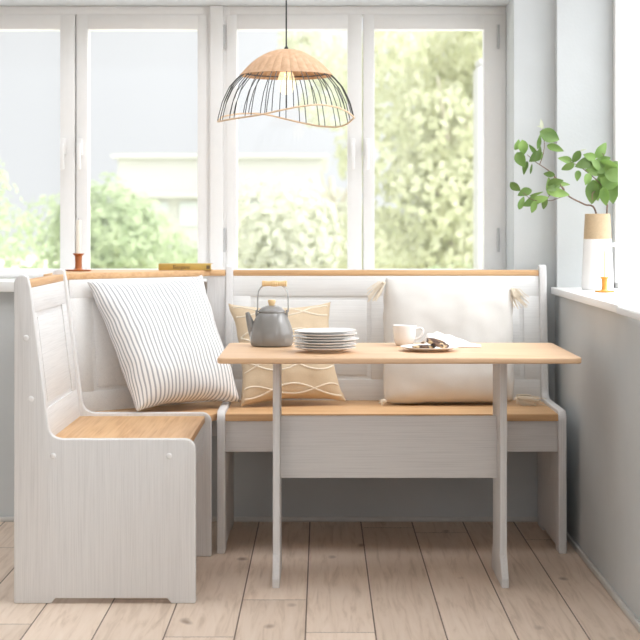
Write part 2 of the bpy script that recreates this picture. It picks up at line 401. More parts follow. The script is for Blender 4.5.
def rectframe(m, x0, x1, z0, z1, w_l, w_r, w_b, w_t, y0, y1, bev=.003):
    m.box(x0, x0 + w_l, y0, y1, z0, z1, bev); m.box(x1 - w_r, x1, y0, y1, z0, z1, bev)
    m.box(x0 + w_l - .004, x1 - w_r + .004, y0 + .0003, y1, z0, z0 + w_b, bev); m.box(x0 + w_l - .004, x1 - w_r + .004, y0 + .0003, y1, z1 - w_t, z1, bev)
def handle(root, px, py):
    c = at(px, py, FY)
    h = MB().box(c.x - .011, c.x + .011, FY - .022, FY - .001, c.z - .035, c.z + .035, .004)
    h = h.build('handle', frame_m, root)
    l = MB(); l.box(c.x - .007, c.x + .007, FY - .045, FY - .02, c.z - .008, c.z + .008, .003)
    l.box(c.x - .0085, c.x + .0085, FY - .056, FY - .042, c.z - .095, c.z + .012, .004)
    l.build('lever', frame_m, h)
def window(name, x0, x1, mid, glasses, handles, hinges):
    root = bpy.data.objects.new(name, None); root.location = ((x0 + x1) / 2, FY, .96); C.objects.link(root); S(root)
    m = MB(); rectframe(m, x0, x1, .96, RZ1, .03, .03, .012, .036, FY + .004, FY + .10); m.build('window_frame', frame_m, root)
    lims = ((x0 + .012, mid - .0025), (mid + .0025, x1 - .012))
    for (a, b), (g0, g1) in zip(lims, glasses):
        m = MB(); rectframe(m, a, b, .968, py2z(14.5), g0 - a, b - g1, 1.0 - .968, py2z(14.5) - py2z(29.3), FY - .001, FY + .07, .004)
        s = m.build('sash', frame_m, root)
        MB().box(g0 - .008, g1 + .008, FY + .03, FY + .036, .992, py2z(29.3) + .008).build('pane', glass_m, s, smooth=False)
    for px, py in handles: handle(root, px, py)
    for hx, hz in hinges:
        c = at(hx, hz, FY); MB().tube([(c.x, FY - .006, c.z - .05), (c.x, FY - .006, c.z + .05)], .006, 10).build('hinge', tie_m, root)
    return root
window('window_1', RL, px2x(210), px2x(75.6), ((px2x(-49), px2x(60)), (px2x(88), px2x(197.5))), ((64, 147), (80.5, 147)), ())
window('window_2', px2x(223.3), RR, px2x(362.6), ((px2x(237), px2x(347.5)), (px2x(374.5), px2x(484))), ((352.5, 147), (367, 147)),
       ((224, 37), (224, 240), (498, 37), (498, 240)))
# window in the right wall
w3 = bpy.data.objects.new('window_3', None); w3.location = (WX, 4.4, .938); C.objects.link(w3); S(w3)
m = MB()
for a, b in ((JY - .05, JY), (WY0, WY0 + .05), (4.42, 4.5)): m.box(WX, WX + .06, a, b, WZ0, WZ1, .003)
m.box(WX, WX + .06, WY0, JY, WZ0, .96, .003).box(WX, WX + .06, WY0, JY, WZ1 - .05, WZ1, .003)
m.build('window_frame', frame_m, w3)
for a, b in ((4.5, JY - .05), (WY0 + .05, 4.42)):
    MB().box(WX + .02, WX + .026, a - .01, b + .01, .955, WZ1 - .045).build('pane', glass_m, w3, smooth=False)
MB().box(WX - .035, WX, 6.17, 6.185, 1.10, 1.115, .003).box(WX - .04, WX - .028, 6.13, 6.185, 1.10, 1.115, .003).build('handle', frame_m, w3)

# white panel blind over the near part of the right window
bl = thing('panel_blind', (.902, 4.4, .915), 'flat white panel blind hanging over the near part of the right window', 'blind')
m = MB(); 
m.box(.899, .902, 3.75, 4.855, .93, 2.5); m.build('blind_fabric', blind_m, bl, smooth=False)
MB().box(.893, .908, 3.75, 4.858, .914, .934, .003).build('bottom_bar', cap_m, bl)
MB().box(.88, .93, 3.7, 4.88, 2.5, 2.54, .004).build('head_rail', cap_m, bl)

# ------------------------------------------------------------------ bench set
def profile():
    """end panel outline as (depth from the back, height)"""
    P = [(0, 0), (0, 1.003)]
    for k in range(1, 8):
        a = PI - PI * k / 9; P.append((.0245 + .0245 * math.cos(a), 1.003 + .0245 * math.sin(a)))
    P += [(.051, .985)]
    a0, a1 = Vector((.107, .553)), Vector((.150, .514)); cpt = Vector((.112, .517))
    for k in range(9):
        t = k / 8; q = a0 * (1 - t) ** 2 + cpt * 2 * t * (1 - t) + a1 * t * t; P.append(tuple(q))
    for k in range(9):
        a = PI / 2 - PI / 2 * k / 8; P.append((.533 + .035 * math.cos(a), .479 + .035 * math.sin(a)))
    P += [(.568, 0), (.492, 0), (.479, .016), (.129, .016), (.116, 0)]
    return P
PROF = profile()
TH = .029
class Frame:
    """bench-local frame: s along the bench, d out from the back, z up"""
    def __init__(self, o, s, d): self.o, self.s, self.d = Vector(o), Vector(s), Vector(d)
    def p(self, s, d, z): return self.o + self.s * s + self.d * d + Vector((0, 0, z))
    def box(self, m, s0, s1, d0, d1, z0, z1, bev=.002):
        a, b = self.p(s0, d0, z0), self.p(s1, d1, z1)
        m.box(min(a.x, b.x), max(a.x, b.x), min(a.y, b.y), max(a.y, b.y), z0, z1, bev); return m
    def panel(self, s): return MB().prism([self.p(s, d, z) for d, z in PROF], self.s * TH, .0045, 3)

def slab(m, A, B, up, out, t, bev=.0):
    """board whose front face starts at bottom edge A-B, goes up by vector up, thickness t behind along out"""
    A, B, up, out = Vector(A), Vector(B), Vector(up), Vector(out)
    m.prism([A, B, B + up, A + up], -out * t, bev)
def backrest(root, A, B, out, insets, matp, matf, zb=.478, zt=.984, rec=.062):
    """reclined framed back panel between floor-plan points A and B (at seat level), leaning away by rec"""
    A, B, out = Vector((*A, 0)), Vector((*B, 0)), Vector((*out, 0)).normalized()
    def P(s, z, o=0):
        q = A.lerp(B, s); f = (z - zb) / (zt - zb); q = q - out * rec * f + out * o; return Vector((q.x, q.y, z))
    m = MB(); m.prism([P(0, zb), P(1, zb), P(1, zt), P(0, zt)], -out * .012)
    bp = m.build('back_panel', matp, root)
    Lh = (B - A).length; m = MB()
    def board(s0, s1, z0, z1): m.prism([P(s0, z0), P(s1, z0), P(s1, z1), P(s0, z1)], out * .006, .0025, 2)
    z0, z1 = insets['z']; xs = insets['s']
    board(0, 1, zb, z0); board(0, 1, z1, zt)
    e = [0] + [v for pr in xs for v in pr] + [1]
    for k in range(0, len(e), 2): board(e[k], e[k + 1], z0 - .001, z1 + .001)
    m.build('back_frame', matf, bp)
    m = MB()
    for s0, s1 in xs:
        ds = .016 / Lh
        m.prism([P(s0 + ds, z0 + .016), P(s1 - ds, z0 + .016), P(s1 - ds, z1 - .016), P(s0 + ds, z1 - .016)], out * .0045, .004, 2)
    m.build('raised_field', matp, bp)
    return P

# straight bench on the left, end panel towards the camera
LBx, LY0, LY1 = -.963, 5.0, 5.738
fr = Frame((LBx, LY0, 0), (0, 1, 0), (1, 0, 0)); Ln = LY1 - LY0
lb = thing('bench', (-.68, 5.37, 0), 'short white bench at the left with its grained end panel facing the camera', 'bench', )
for s in (0, Ln - TH):
    o = fr.panel(s).build('end_panel', white_z, lb)
    if s == 0:
        for px, py in ((26, 338), (31, 399), (53, 456), (169, 456)):
            c = at(px, py, LY0); MB().lathe([(0, -.007), (.006, -.006), (.009, -.003), (.0095, .001), (0, .001)], (0, 0, 0), 16).xform(Matrix.Translation((c.x, LY0, c.z)) @ Matrix.Rotation(-PI / 2, 4, 'X')).build('screw_cap', cap_m, o)
fr.box(MB(), TH, Ln - TH, .085, .545, .478, .502, .003).build('seat', oak_y, lb)
fr.box(MB(), TH, Ln - TH, .522, .540, .365, .478).build('apron', white_y, lb)
fr.box(MB(), TH, Ln - TH, .020, .036, .365, .478).build('rear_rail', white_y, lb)
backrest(lb, (LBx + .097, LY0 + TH), (LBx + .097, LY1 - TH), (1, 0), dict(z=(.60, .905), s=((.13, .87),)), white_y, white_y)
fr.box(MB(), TH, Ln - TH, .003, .0405, .984, 1.007, .003).build('top_rail', oak_y, lb)

# long bench under the window
RB0, RB1, RYb = -.378, .881, 6.325
fr = Frame((RB0, RYb, 0), (1, 0, 0), (0, -1, 0)); Ln = RB1 - RB0
rb = thing('bench', (.25, 6.05, 0), 'long white bench with oak seat under the window behind the table', 'bench')
for s in (0, Ln - TH): fr.panel(s).build('end_panel', white_z, rb)
fr.box(MB(), TH, Ln - TH, .085, .555, .476, .502, .003).build('seat', oak_x, rb)
fr.box(MB(), TH, Ln - TH, .520, .538, .363, .476).build('apron', white_x, rb)
fr.box(MB(), TH, Ln - TH, .020, .036, .365, .476).build('rear_rail', white_x, rb)
w_ = Ln - 2 * TH
sx = lambda px: ((px - VX) * 6.25 / F - RB0 - TH) / w_
backrest(rb, (RB0 + TH, RYb - .097), (RB1 - TH, RYb - .097), (0, -1), dict(z=(.583, .905), s=((sx(250), sx(371)), (sx(404), sx(524)))), white_lit_x, white_lit_x)
fr.box(MB(), TH, Ln - TH, .003, .0405, .984, 1.007, .003).build('top_rail', oak_x, rb)

# corner unit between them
cu = thing('corner_bench', (-.62, 6.0, 0), 'white corner bench unit with slanted back and oak shelf top, between the two straight benches', 'bench')
y0, x1 = LY1 + .001, RB0 - .001
m = MB(); m.prism([Vector((x, y, .476)) for x, y in ((-.90, y0), (-.405, y0), (x1, 5.80), (x1, 6.255), (-.47, 6.255), (-.90, 5.87))], (0, 0, .026), .003); m.build('seat', oak_x, cu)
m = MB(); m.prism([Vector((x, y, .984)) for x, y in ((-.925, y0), (-.925, 5.846), (-.462, 6.231), (-.44, 6.27), (x1, 6.27), (x1, 6.352), (-1.0, 6.352), (-1.0, y0))], (0, 0, .023), .003); m.build('shelf_top', oak_x, cu)
out = Vector((.638, -.770)); A = Vector((-.925, 5.846)); B = Vector((-.462, 6.231))
backrest(cu, (A + out * .055 + Vector((.0, -.0)), ) [0], (B + out * .055), out, dict(z=(.575, .915), s=((.13, .88),)), white_lit_x, white_lit_x)
m = MB(); m.prism([Vector(p) for p in ((-.90, y0 + .001, .36), (-.90, 5.87, .36), (-.94, 5.84, .982), (-.94, y0 + .001, .982))], (-.02, 0, 0)); m.build('side_stile', white_z, cu)
m = MB(); m.prism([Vector(p) for p in ((-.47, 6.25, .36), (x1, 6.25, .36), (x1, 6.275, .982), (-.45, 6.275, .982))], (0, .018, 0)); m.build('side_stile', white_z, cu)
m = MB(); m.box(-1.0, -.96, 6.30, 6.345, 0, .984, .002); m.build('corner_post', white_z, cu)
m = MB(); m.box(-.96, -.88, y0, y0 + .03, 0, .476, .002); m.build('support_leg', white_z, cu)
m = MB(); m.box(x1 - .025, x1, 6.2, 6.24, 0, .476, .002); m.build('support_leg', white_z, cu)

# ------------------------------------------------------------------ table
tb = thing('dining_table', (.245, 5.37, 0), 'rectangular pale oak dining table on two slab legs in front of the long bench', 'table')
TX0, TX1, TY0, TY1, TZ = -.331, .820, 5.035, 5.69, .765
r = .02
pts = []
for cx, cy, a0 in ((TX1 - r, TY1 - r, 0), (TX0 + r, TY1 - r, 90), (TX0 + r, TY0 + r, 180), (TX1 - r, TY0 + r, 270)):
    for k in range(5):
        a = math.radians(a0 + 90 * k / 4); pts.append(Vector((cx + r * math.cos(a), cy + r * math.sin(a), TZ - .019)))
MB().prism(pts, (0, 0, .019), .005, 3).build('tabletop', oak_pale, tb)
for x0, x1_ in ((-.162, -.1385), (.5855, .609)):
    m = MB(); m.prism([Vector((x0, y, z)) for y, z in ((5.265, TZ - .019), (5.265, .10), (5.21, .03), (5.21, .0), (5.53, .0), (5.53, .03), (5.485, .10), (5.485, TZ - .019))], (x1_ - x0, 0, 0), .0025)
    m.build('leg', white_z, tb)
MB().box(-.1385, .5855, 5.36, 5.382, .336, .543, .002).build('stretcher', white_x, tb)
MB().box(-.155, .602, 5.34, 5.40, TZ - .045, TZ - .019, .002).build('top_rail', white_x, tb)

# ------------------------------------------------------------------ pillows
def pillow(name, corners, T, mat, label, nrm_sign=1, nu=44, nv=44, pinch=.035, sag=0, puff=.42, wrinkle=.0, edge_n=2.2, seed=0, rnd=0):
    """corners TL, TR, BR, BL (world). returns root mesh object and surface function"""
    TL, TR, BR, BL = [Vector(c) for c in corners]
    nrm = (BR - TL).cross(TR - BL); nrm.normalize()
    if nrm.y > 0: nrm.negate()
    def surf(u, v, side):
        # u,v in -1..1 ; v up
        a, b = (u + 1) / 2, (v + 1) / 2
        up = pinch * (1 - abs(v) ** edge_n); vp = pinch * (1 - abs(u) ** edge_n)
        cen = (TL + TR + BL + BR) / 4
        uu = u * (1 - up * abs(u) ** 3 * 2); vv = v * (1 - vp * abs(v) ** 3 * 2)
        uu, vv = uu * math.sqrt(1 - rnd * vv ** 6 * .5), vv * math.sqrt(1 - rnd * uu ** 6 * .5)
        a, b = (uu + 1) / 2, (vv + 1) / 2
        q = BL.lerp(BR, a).lerp(TL.lerp(TR, a), b)
        f = max(0, 1 - abs(u) ** 2.4) ** puff * max(0, 1 - abs(v) ** 2.4) ** puff
        f *= 1 - sag * v
        h = T * .5 * f
        if wrinkle:
            w = noise.noise(Vector((u * 2.2 + seed, v * 2.2, seed * 3.1))) * wrinkle + noise.noise(Vector((u * 5 + seed, v * 5, 7.7 + seed))) * wrinkle * .4
            h += w * (f ** .5 if f > 0 else 0)
            e = noise.noise(Vector((u * 4 + seed, v * 4, 2.2))) * wrinkle * .8 * (1 - f)
            q = q + (TR - TL).normalized() * e * (1 if abs(u) > .7 else 0) * .6 + (TL - BL).normalized() * e * (1 if abs(v) > .7 else 0) * .6
        return q + nrm * h * side
    bm = bmesh.new(); uvl = bm.loops.layers.uv.new('cloth')
    us = [math.sin(PI / 2 * (-1 + 2 * i / nu)) * .5 + (-1 + 2 * i / nu) * .5 for i in range(nu + 1)]
    vs = [math.sin(PI / 2 * (-1 + 2 * i / nv)) * .5 + (-1 + 2 * i / nv) * .5 for i in range(nv + 1)]
    row = [surf(u, 0, 1) for u in us]; arc = [0]
    for p0, p1 in zip(row, row[1:]): arc.append(arc[-1] + (p1 - p0).length)
    arc = [a_ / arc[-1] for a_ in arc]
    G = {}
    for side in (1, -1):
        for i, u in enumerate(us):
            for j, v in enumerate(vs):
                edge = i in (0, nu) or j in (0, nv)
                if edge and side == -1: G[side, i, j] = G[1, i, j]
                else: G[side, i, j] = bm.verts.new(surf(u, v, side))
        for i in range(nu):
            for j in range(nv):
                try: f = bm.faces.new((G[side, i, j], G[side, i + 1, j], G[side, i + 1, j + 1], G[side, i, j + 1]))
                except ValueError: continue
                for l, (ii, jj) in zip(f.loops, ((i, j), (i + 1, j), (i + 1, j + 1), (i, j + 1))):
                    l[uvl].uv = (arc[ii], (vs[jj] + 1) / 2)
    mb = MB(); mb.bm.free(); mb.bm = bm
    base = (BL + BR) / 2
    o = mb.build(name, mat, None, loc=base, ang=180)
    setp(o, label, 'cushion')
    return o, surf

TLp, TRp = at(87, 282, 5.872), at(202, 275, 6.155)
BLp, BRp = at(137, 414.5, 5.70), at(240, 405, 5.99)
BLp.z = max(BLp.z, .519); BRp.z = max(BRp.z, .522)
pillow('cushion', (TLp, TRp, BRp, BLp), .19, stripe_m, 'grey and white striped cushion leaning in the corner', pinch=.05, wrinkle=.012, seed=3, sag=.15)

tp, tsurf = pillow('cushion', (at(228, 303.5, 6.13), at(330.5, 302, 6.15), at(346, 402, 6.06), at(240, 407.4, 5.975)), .15, tan_m,
                   'tan square cushion with wavy cream cord pattern behind the kettle', pinch=.065, wrinkle=.008, seed=5)
for v0 in (.80, .27, -.30, -.80):
    for ph in (0, PI):
        pts = []
        for k in range(61):
            u = -.93 + 1.86 * k / 60
            v = v0 + .115 * math.sin(u * PI * 1.25 + ph + v0 * 2)
            pts.append(tsurf(u, max(-.97, min(.97, v)), 1))
        MB().tube(pts, .0036, 6).build('cord_trim', rope_m, tp)

wp, wsurf = pillow('cushion', (at(381, 274, 6.15), at(515, 280.5, 6.15), at(517, 405, 6.08), at(380.5, 406.5, 6.06)), .20, ivory_m,
                   'large ivory cushion with corner tassels at the right end of the long bench', pinch=.02, wrinkle=.010, seed=9, puff=.36, edge_n=4, rnd=.26)
def tassel(base, d, length, n=40, spread=.024):
    m = MB(); base = Vector(base); d = Vector(d).normalized()
    m.tube([base - d * .006, base, base + d * .010, base + d * .016], [.003, .007, .0075, .005], 10)
    for k in range(n):
        o = Vector((random.uniform(-1, 1), random.uniform(-1, .4), random.uniform(-1, 1))) * spread
        p1 = base + d * .018 + o * .75
        p2 = base + d * (length * .6) + o + Vector((0, 0, -.004))
        p3 = base + d * length * random.uniform(.85, 1.05) + o * 1.2 + Vector((0, 0, -.010 if d.z > -.8 else 0))
        m.tube(spline([base + d * .01, p1, p2, p3], 3), .0015, 5)
    return m.build('tassel', rope_m, wp)
tassel(at(384, 283, 6.11), (-.62, -.25, -.5), .054)
tassel(at(512, 289, 6.11), (.45, -.25, -.7), .064)
tassel(Vector((at(516, 402, 6.05).x, 6.05, .527)), (1, -.15, .0), .085)
tassel(Vector((at(385, 405, 6.03).x, 6.03, .521)), (-.9, -.2, -.0), .018, 10, .006)

# ------------------------------------------------------------------ kettle
kx, ky = px2x(271.7, 5.53), 5.53
kt = thing('kettle', (kx, ky, TZ), 'grey enamel kettle with wooden grip and knob on the table', 'kettle')
K = (kx, ky, TZ)
kz = lambda py: CAMZ - (py - VY) * 5.53 / F - TZ
MB().lathe([(0, .001), (.066, .001), (.071, .004), (.0745, .012), (.0755, .028), (.0745, .045), (.070, .064), (.063, .084), (.055, .101), (.048, .112), (.0455, .115), (.0455, .117), (0, .117)], K, 56).build('body', enamel_m, kt)
lid = MB().lathe([(.0455, .1165), (.047, .118), (.0465, .121), (.042, .127), (.033, .134), (.020, .139), (.008, .141), (0, .141)], K, 48).build('lid', enamel_m, kt)
MB().lathe([(0, .140), (.0095, .140), (.011, .145), (.0132, .152), (.0136, .157), (.012, .160), (0, .161)], K, 28).build('knob', knobw_m, lid)
sp = [(-.050, 0, .026), (-.060, 0, .046), (-.068, 0, .064), (-.075, 0, .084), (-.0805, 0, .102), (-.0845, 0, .117)]
sp = [Vector((kx + a, ky + b, TZ + c)) for a, b, c in sp]
MB().tube(spline(sp, 4), [.025 - .0185 * min(1, (k / 20) ** .8) for k in range(21)], 18).build('spout', enamel_m, kt)
for s in (-1, 1):
    MB().box(kx + s * .052 - .004, kx + s * .052 + .004, ky - .008, ky + .008, TZ + .098, TZ + .125, .003).build('lug', enamel_m, kt)
hp = []
for k in range(25):
    a = PI * k / 24
    hp.append(Vector((kx + .004 - .053 * math.cos(a) * (1 if abs(math.cos(a)) < .9 else 1), ky, TZ + .118 + .098 * math.sin(a) ** .34)))
bail = MB().tube(hp, .0026, 8).build('bail', steel_m, kt)
g0, g1 = kx - .034, kx + .053
m = MB(); n_ = 40; pts, rr = [], []
for k in range(n_ + 1):
    t = k / n_; x = g0 + (g1 - g0) * t; pts.append(Vector((x, ky, TZ + .216)))
    rr.append(.0098 + .0012 * math.cos(t * 2 * PI * 2) - (.0016 if int(t * 40) in (3, 14, 17, 20, 23, 26, 37) else 0) - (.004 if k in (0, n_) else 0))
m.tube(pts, rr, 18).build('grip', knobw_m, bail)

# ------------------------------------------------------------------ plates, cup, biscuits, napkin
def plate_prof(R):
    return [(0, .004), (R * .55, .004), (R * .62, .006), (R * .95, .0135), (R, .0155), (R, .0175), (R * .94, .0168), (R * .66, .0095), (R * .55, .0075), (0, .0075)]
def foot_prof(R): return [(R * .50, 0), (R * .58, 0), (R * .60, .0055), (R * .50, .0045)]
pcx, pcy = px2x(325.3, 5.28), 5.28
base = None; zz = TZ
offs = [(0, 0, 0), (.001, .004, 0), (-.002, -.002, .2), (.006, .003, .3), (-.004, .001, .3), (.001, -.003, 0), (-.001, .002, 1.0)]
sizes = [.101, .104, .104, .106, .104, .105, .102]
names = ['white plate at the bottom of the stack, its clay foot showing', 'white plate second from the bottom of the stack', 'white plate third from the bottom of the stack', 'white plate in the middle of the stack, shifted right',
         'white plate third from the top of the stack', 'white plate just under the topmost plate of the stack', 'topmost white plate of the stack on the table']
for k, ((dx, dy, tl), R, lab) in enumerate(zip(offs, sizes, names)):
    p = thing('plate', (pcx + dx, pcy + dy, zz), lab, 'plate', 'white plates stacked on the table')
    c = (pcx + dx, pcy + dy, zz)
    rim = MB().lathe(plate_prof(R), c, 64).build('dish', china_m, p)
    MB().lathe(foot_prof(R), c, 48, close=True).build('foot_ring', clay_m if k == 0 else china_m, p)
    p.rotation_euler = (0, -math.radians(tl), 0)
    zz += .0091
def single_plate(px, Y, R, lab):
    c = Vector((px2x(px, Y), Y, TZ)); p = thing('plate', c, lab, 'plate')
    MB().lathe([(0, .003), (R * .6, .003), (R * .9, .010), (R, .0135), (R, .0155), (R * .9, .013), (R * .62, .006), (0, .006)], c, 64).build('dish', china_m, p)
    MB().lathe([(R * .55, 0), (R * .62, 0), (R * .70, .0065), (R * .55, .0035)], c, 48, close=True).build('foot_ring', clay_m, p)
    return c
sc = single_plate(429.5, 5.32, .097, 'small white side plate holding two dark biscuits on the table')
def biscuit(M, lab, sd):
    b = bmesh.new(); bmesh.ops.create_icosphere(b, subdivisions=4, radius=1)
    for v in b.verts:
        p = v.co.copy(); f = 1 + .16 * noise.noise(p * 2.2 + Vector((sd, 0, 0))) + .10 * noise.noise(p * 5 + Vector((sd, 4, 0)))
        r_ = math.hypot(p.x, p.y)
        v.co = Vector((p.x * .038 * f, p.y * .027 * f, math.copysign(abs(p.z) ** .6, p.z) * .0065 * (1 + .5 * noise.noise(p * 6 + Vector((0, sd, 0))))))
    bmesh.ops.transform(b, matrix=M, verts=b.verts[:])
    mb = MB(); mb.bm.free(); mb.bm = b
    o = mb.build('biscuit', cookie_m, None, loc=M.translation, ang=80); setp(o, lab, 'biscuit', 'nutty biscuits on the side plate')
biscuit(Matrix.Translation((sc.x - .020, sc.y - .012, TZ + .0135)) @ Matrix.Rotation(.3, 4, 'Z'), 'dark biscuit lying flat on the side plate', 1.3)
biscuit(Matrix.Translation((sc.x + .026, sc.y - .008, TZ + .0262)) @ Matrix.Rotation(-.2, 4, 'Z') @ Matrix.Rotation(.30, 4, 'Y') @ Matrix.Rotation(.25, 4, 'X'), 'nutty biscuit tilted up on top of the flat dark one', 4.1)

c = Vector((px2x(404.5, 5.56), 5.56, TZ)); cp = thing('cup', c, 'plain white cup behind the side plate on the table', 'cup')
MB().lathe([(0, .002), (.022, .002), (.024, 0), (.027, .001), (.034, .010), (.038, .028), (.040, .05), (.0415, .070), (.0402, .071), (.0385, .05), (.036, .028), (.031, .012), (0, .008)], c, 48).build('bowl', china_m, cp)
h = [Vector((c.x + a, c.y - .008, c.z + b)) for a, b in ((.038, .058), (.054, .061), (.063, .055), (.062, .042), (.052, .028), (.036, .022))]
MB().tube(spline(h, 6), .0042, 10).build('handle', china_m, cp)

# napkin: a loosely bunched cloth
m = MB(); nx, ny = 56, 34; GV = []
X0, X1n, Y0n, Y1n = px2x(424, 5.5), px2x(482, 5.45), 5.445, 5.655
for i in range(nx + 1):
    row = []
    for j in range(ny + 1):
        u, v = i / nx, j / ny
        env = math.sin(PI * min(1, v * 1.0)) ** .7
        prof = interp([0, .08, .25, .45, .70, .85, 1], [.012, .038, .050, .040, .020, .007, .003], u)
        fold = .5 + .5 * math.sin(u * 9 + v * 14 + 2.2 * noise.noise(Vector((u * 3, v * 3, 1))))
        z = .0022 + prof * env * (.72 + .28 * fold) + .004 * env * noise.noise(Vector((u * 8, v * 8, 5)))
        x = X0 + (X1n - X0) * u + .010 * noise.noise(Vector((u * 3, v * 4, 9))); y = Y0n + (Y1n - Y0n) * v * (1 - .45 * u) + .012 * noise.noise(Vector((u * 4, v * 3, 3))) + .02 * u
        row.append(m.bm.verts.new((x, y, TZ + max(.0022, z))))
    GV.append(row)
for i in range(nx):
    for j in range(ny): m.bm.faces.new((GV[i][j], GV[i + 1][j], GV[i + 1][j + 1], GV[i][j + 1]))
bmesh.ops.recalc_face_normals(m.bm, faces=m.bm.faces[:])
bmesh.ops.solidify(m.bm, geom=m.bm.faces[:], thickness=.0016)
o = m.build('napkin', linen_m, None, loc=((X0 + X1n) / 2, 5.54, TZ), ang=180); setp(o, 'crumpled white napkin between the cup and the side plate', 'napkin')

# ------------------------------------------------------------------ candles, book
def candle_set(c, R, hst, rs, Rf, hc, rc, mat, lab_h, lab_c, wax):
    c = Vector(c); h = thing('candle_holder', c, lab_h, 'candle holder')
    MB().lathe([(0, 0), (R * .9, 0), (R, .003), (R * 1.0, .006), (R * .9, .0055), (R * .5, .0045), (rs * 1.5, .006), (rs * 1.05, .012), (rs, hst * .5), (rs * 1.1, hst * .85), (Rf, hst - .003), (Rf, hst), (rc * 1.05, hst), (rc * 1.05, hst - .018), (0, hst - .018)], c, 40).build('stem', mat, h)
    ring = [Vector((c.x + R * .98 + .013 + .013 * math.cos(a), c.y, c.z + .013 + .011 * math.sin(a))) for a in [2 * PI * k / 20 for k in range(20)]]
    cc = c + Vector((0, 0, hst - .018))
    cn = thing('candle', cc, lab_c, 'candle')
    MB().lathe([(0, 0.0004), (rc, .0004), (rc, hc - .001), (rc * .85, hc + .001), (rc * .3, hc), (0, hc)], cc, 24).build('wax', wax, cn)
    MB().tube([cc + Vector((0, 0, hc - .001)), cc + Vector((.0004, 0, hc + .007))], .0007, 6).build('wick', black_m, cn)
candle_set((px2x(78.5, 6.14), 6.14, 1.007), .049, .068, .0128, .0215, .145, .0105, copper_m, 'rust brown candle holder on the corner shelf by the window', 'thick white candle in the rust brown holder', wax_m)
candle_set((px2x(604.5, 5.85), 5.85, .938), .036, .056, .0095, .0155, .112, .0032, amber_m, 'small amber candle holder on the right window sill', 'very thin cream candle in the amber holder', plain('honey_wax', (.80, .64, .36), .5))

bkx0, bkx1 = px2x(158.5, 6.24), px2x(211, 6.24)
bk = thing('book', ((bkx0 + bkx1) / 2, 6.29, 1.007), 'mustard yellow book lying flat on the corner shelf', 'book')
bz0, bz1 = 1.0075, 1.0075 + .025
m = MB(); m.box(bkx0, bkx1, 6.24, 6.345, bz0, bz0 + .002, .0006).box(bkx0, bkx1, 6.24, 6.345, bz1 - .002, bz1, .0006).box(bkx0, bkx1, 6.2385, 6.243, bz0, bz1, .001); m.build('cover', mustard_m, bk)
MB().box(bkx0 + .003, bkx1 - .003, 6.243, 6.342, bz0 + .0021, bz1 - .0021).build('pages', paper_m, bk)
MB().box(bkx1 - .018, bkx1 - .004, 6.2378, 6.2387, bz0 + .005, bz1 - .006).build('spine_mark', ink_m, bk)
fc = bpy.data.curves.new('title', 'FONT'); fc.body = 'Bergans'; fc.size = .021; fc.extrude = .0003
fo = bpy.data.objects.new('title_tmp', fc); C.objects.link(fo)
bpy.context.view_layer.update()
me = bpy.data.meshes.new_from_object(fo.evaluated_get(bpy.context.evaluated_depsgraph_get()))
C.objects.unlink(fo); bpy.data.objects.remove(fo)
me.transform(Matrix.Translation(Vector((bkx0 + .056, 6.2381, bz0 + .0055)) - worigin(bk)) @ Matrix.Rotation(PI / 2, 4, 'X'))
me.materials.clear(); me.materials.append(ink_m)
to = bpy.data.objects.new('spine_title', me); C.objects.link(to); to.parent = bk

# ------------------------------------------------------------------ pendant lamp
LY = 5.35; ks = LY / F
lcx = px2x(286.3, LY); Ztop = CAMZ + (VY - 50) * ks
lamp = thing('pendant_lamp', (lcx, LY, Ztop), 'pendant lamp with pleated wooden cap and wavy dark wire shade above the table', 'lamp')
cu_ = ks / 3.765
# silhouette radius against crop rows
cr = [(0, 72), (36, 75.5), (78, 90), (125, 120), (174, 171), (214, 216), (240, 270), (256, 330), (262, 380)]
prof = [(r_ * cu_, CAMZ + (VY - (30 + y / 3.765)) * ks) for r_, y in cr]
def rad_at(z):
    for (r0, z0), (r1, z1) in zip(prof, prof[1:]):
        if z <= z0 and z >= z1: return r0 + (r1 - r0) * (z0 - z) / (z0 - z1)
    return prof[-1][0]
zs = spline([(r_, 0, z) for r_, z in prof], 8)
capz = prof[4][1]
cap_prof = [(v.x, v.z) for v in zs if v.z >= capz - 1e-5]
nr = 30
mod = lambda a, z: 1 + .035 * abs(math.sin(a * nr / 2)) ** .6 - .022
pr = [(r_, z - Ztop) for r_, z in cap_prof if r_ > .004]
inner = [(max(.003, r_ - .002), z - .0018) for r_, z in reversed(pr)]
MB().lathe(pr + inner, (lcx, LY, Ztop), 224, mod=mod, close=True).build('wooden_cap', veneer_m, lamp, ang=25)
xs = [-1, -.97, -.75, -.5, -.32, 0, .2, .5, .76, .9, 1]
frontY = [344, 345, 335, 326, 318, 299, 288, 279, 289, 306, 330]
backY = [344, 325, 315, 314, 319, 337, 349, 363, 366, 354, 330]
def rimz(a):
    u = math.cos(a); s = math.sin(a)
    y = interp(xs, frontY if s < 0 else backY, u)
    Yd = LY + .225 * s
    return CAMZ + (VY - (30 + y / 3.765)) * Yd / F
nrim = 120; raw = [rimz(2 * PI * k / nrim) for k in range(nrim)]
for _ in range(3): raw = [(raw[k - 1] + 2 * raw[k] + raw[(k + 1) % nrim]) / 4 for k in range(nrim)]
def rz(a):
    t = (a / (2 * PI) % 1) * nrim; i = int(t) % nrim; f = t - int(t); return raw[i] * (1 - f) + raw[(i + 1) % nrim] * f
rimp = [Vector((lcx + rad_at(rz(a)) * math.cos(a), LY + rad_at(rz(a)) * math.sin(a), rz(a))) for a in [2 * PI * k / 160 for k in range(160)]]
MB().tube(rimp, .0030, 8, closed=True).build('rim', plain('pale_cane', (.78, .58, .40), .5, vary=.06), lamp)
ring = [Vector((lcx + prof[4][0] * .90 * math.cos(a), LY + prof[4][0] * .90 * math.sin(a), capz + .008)) for a in [2 * PI * k / 64 for k in range(64)]]
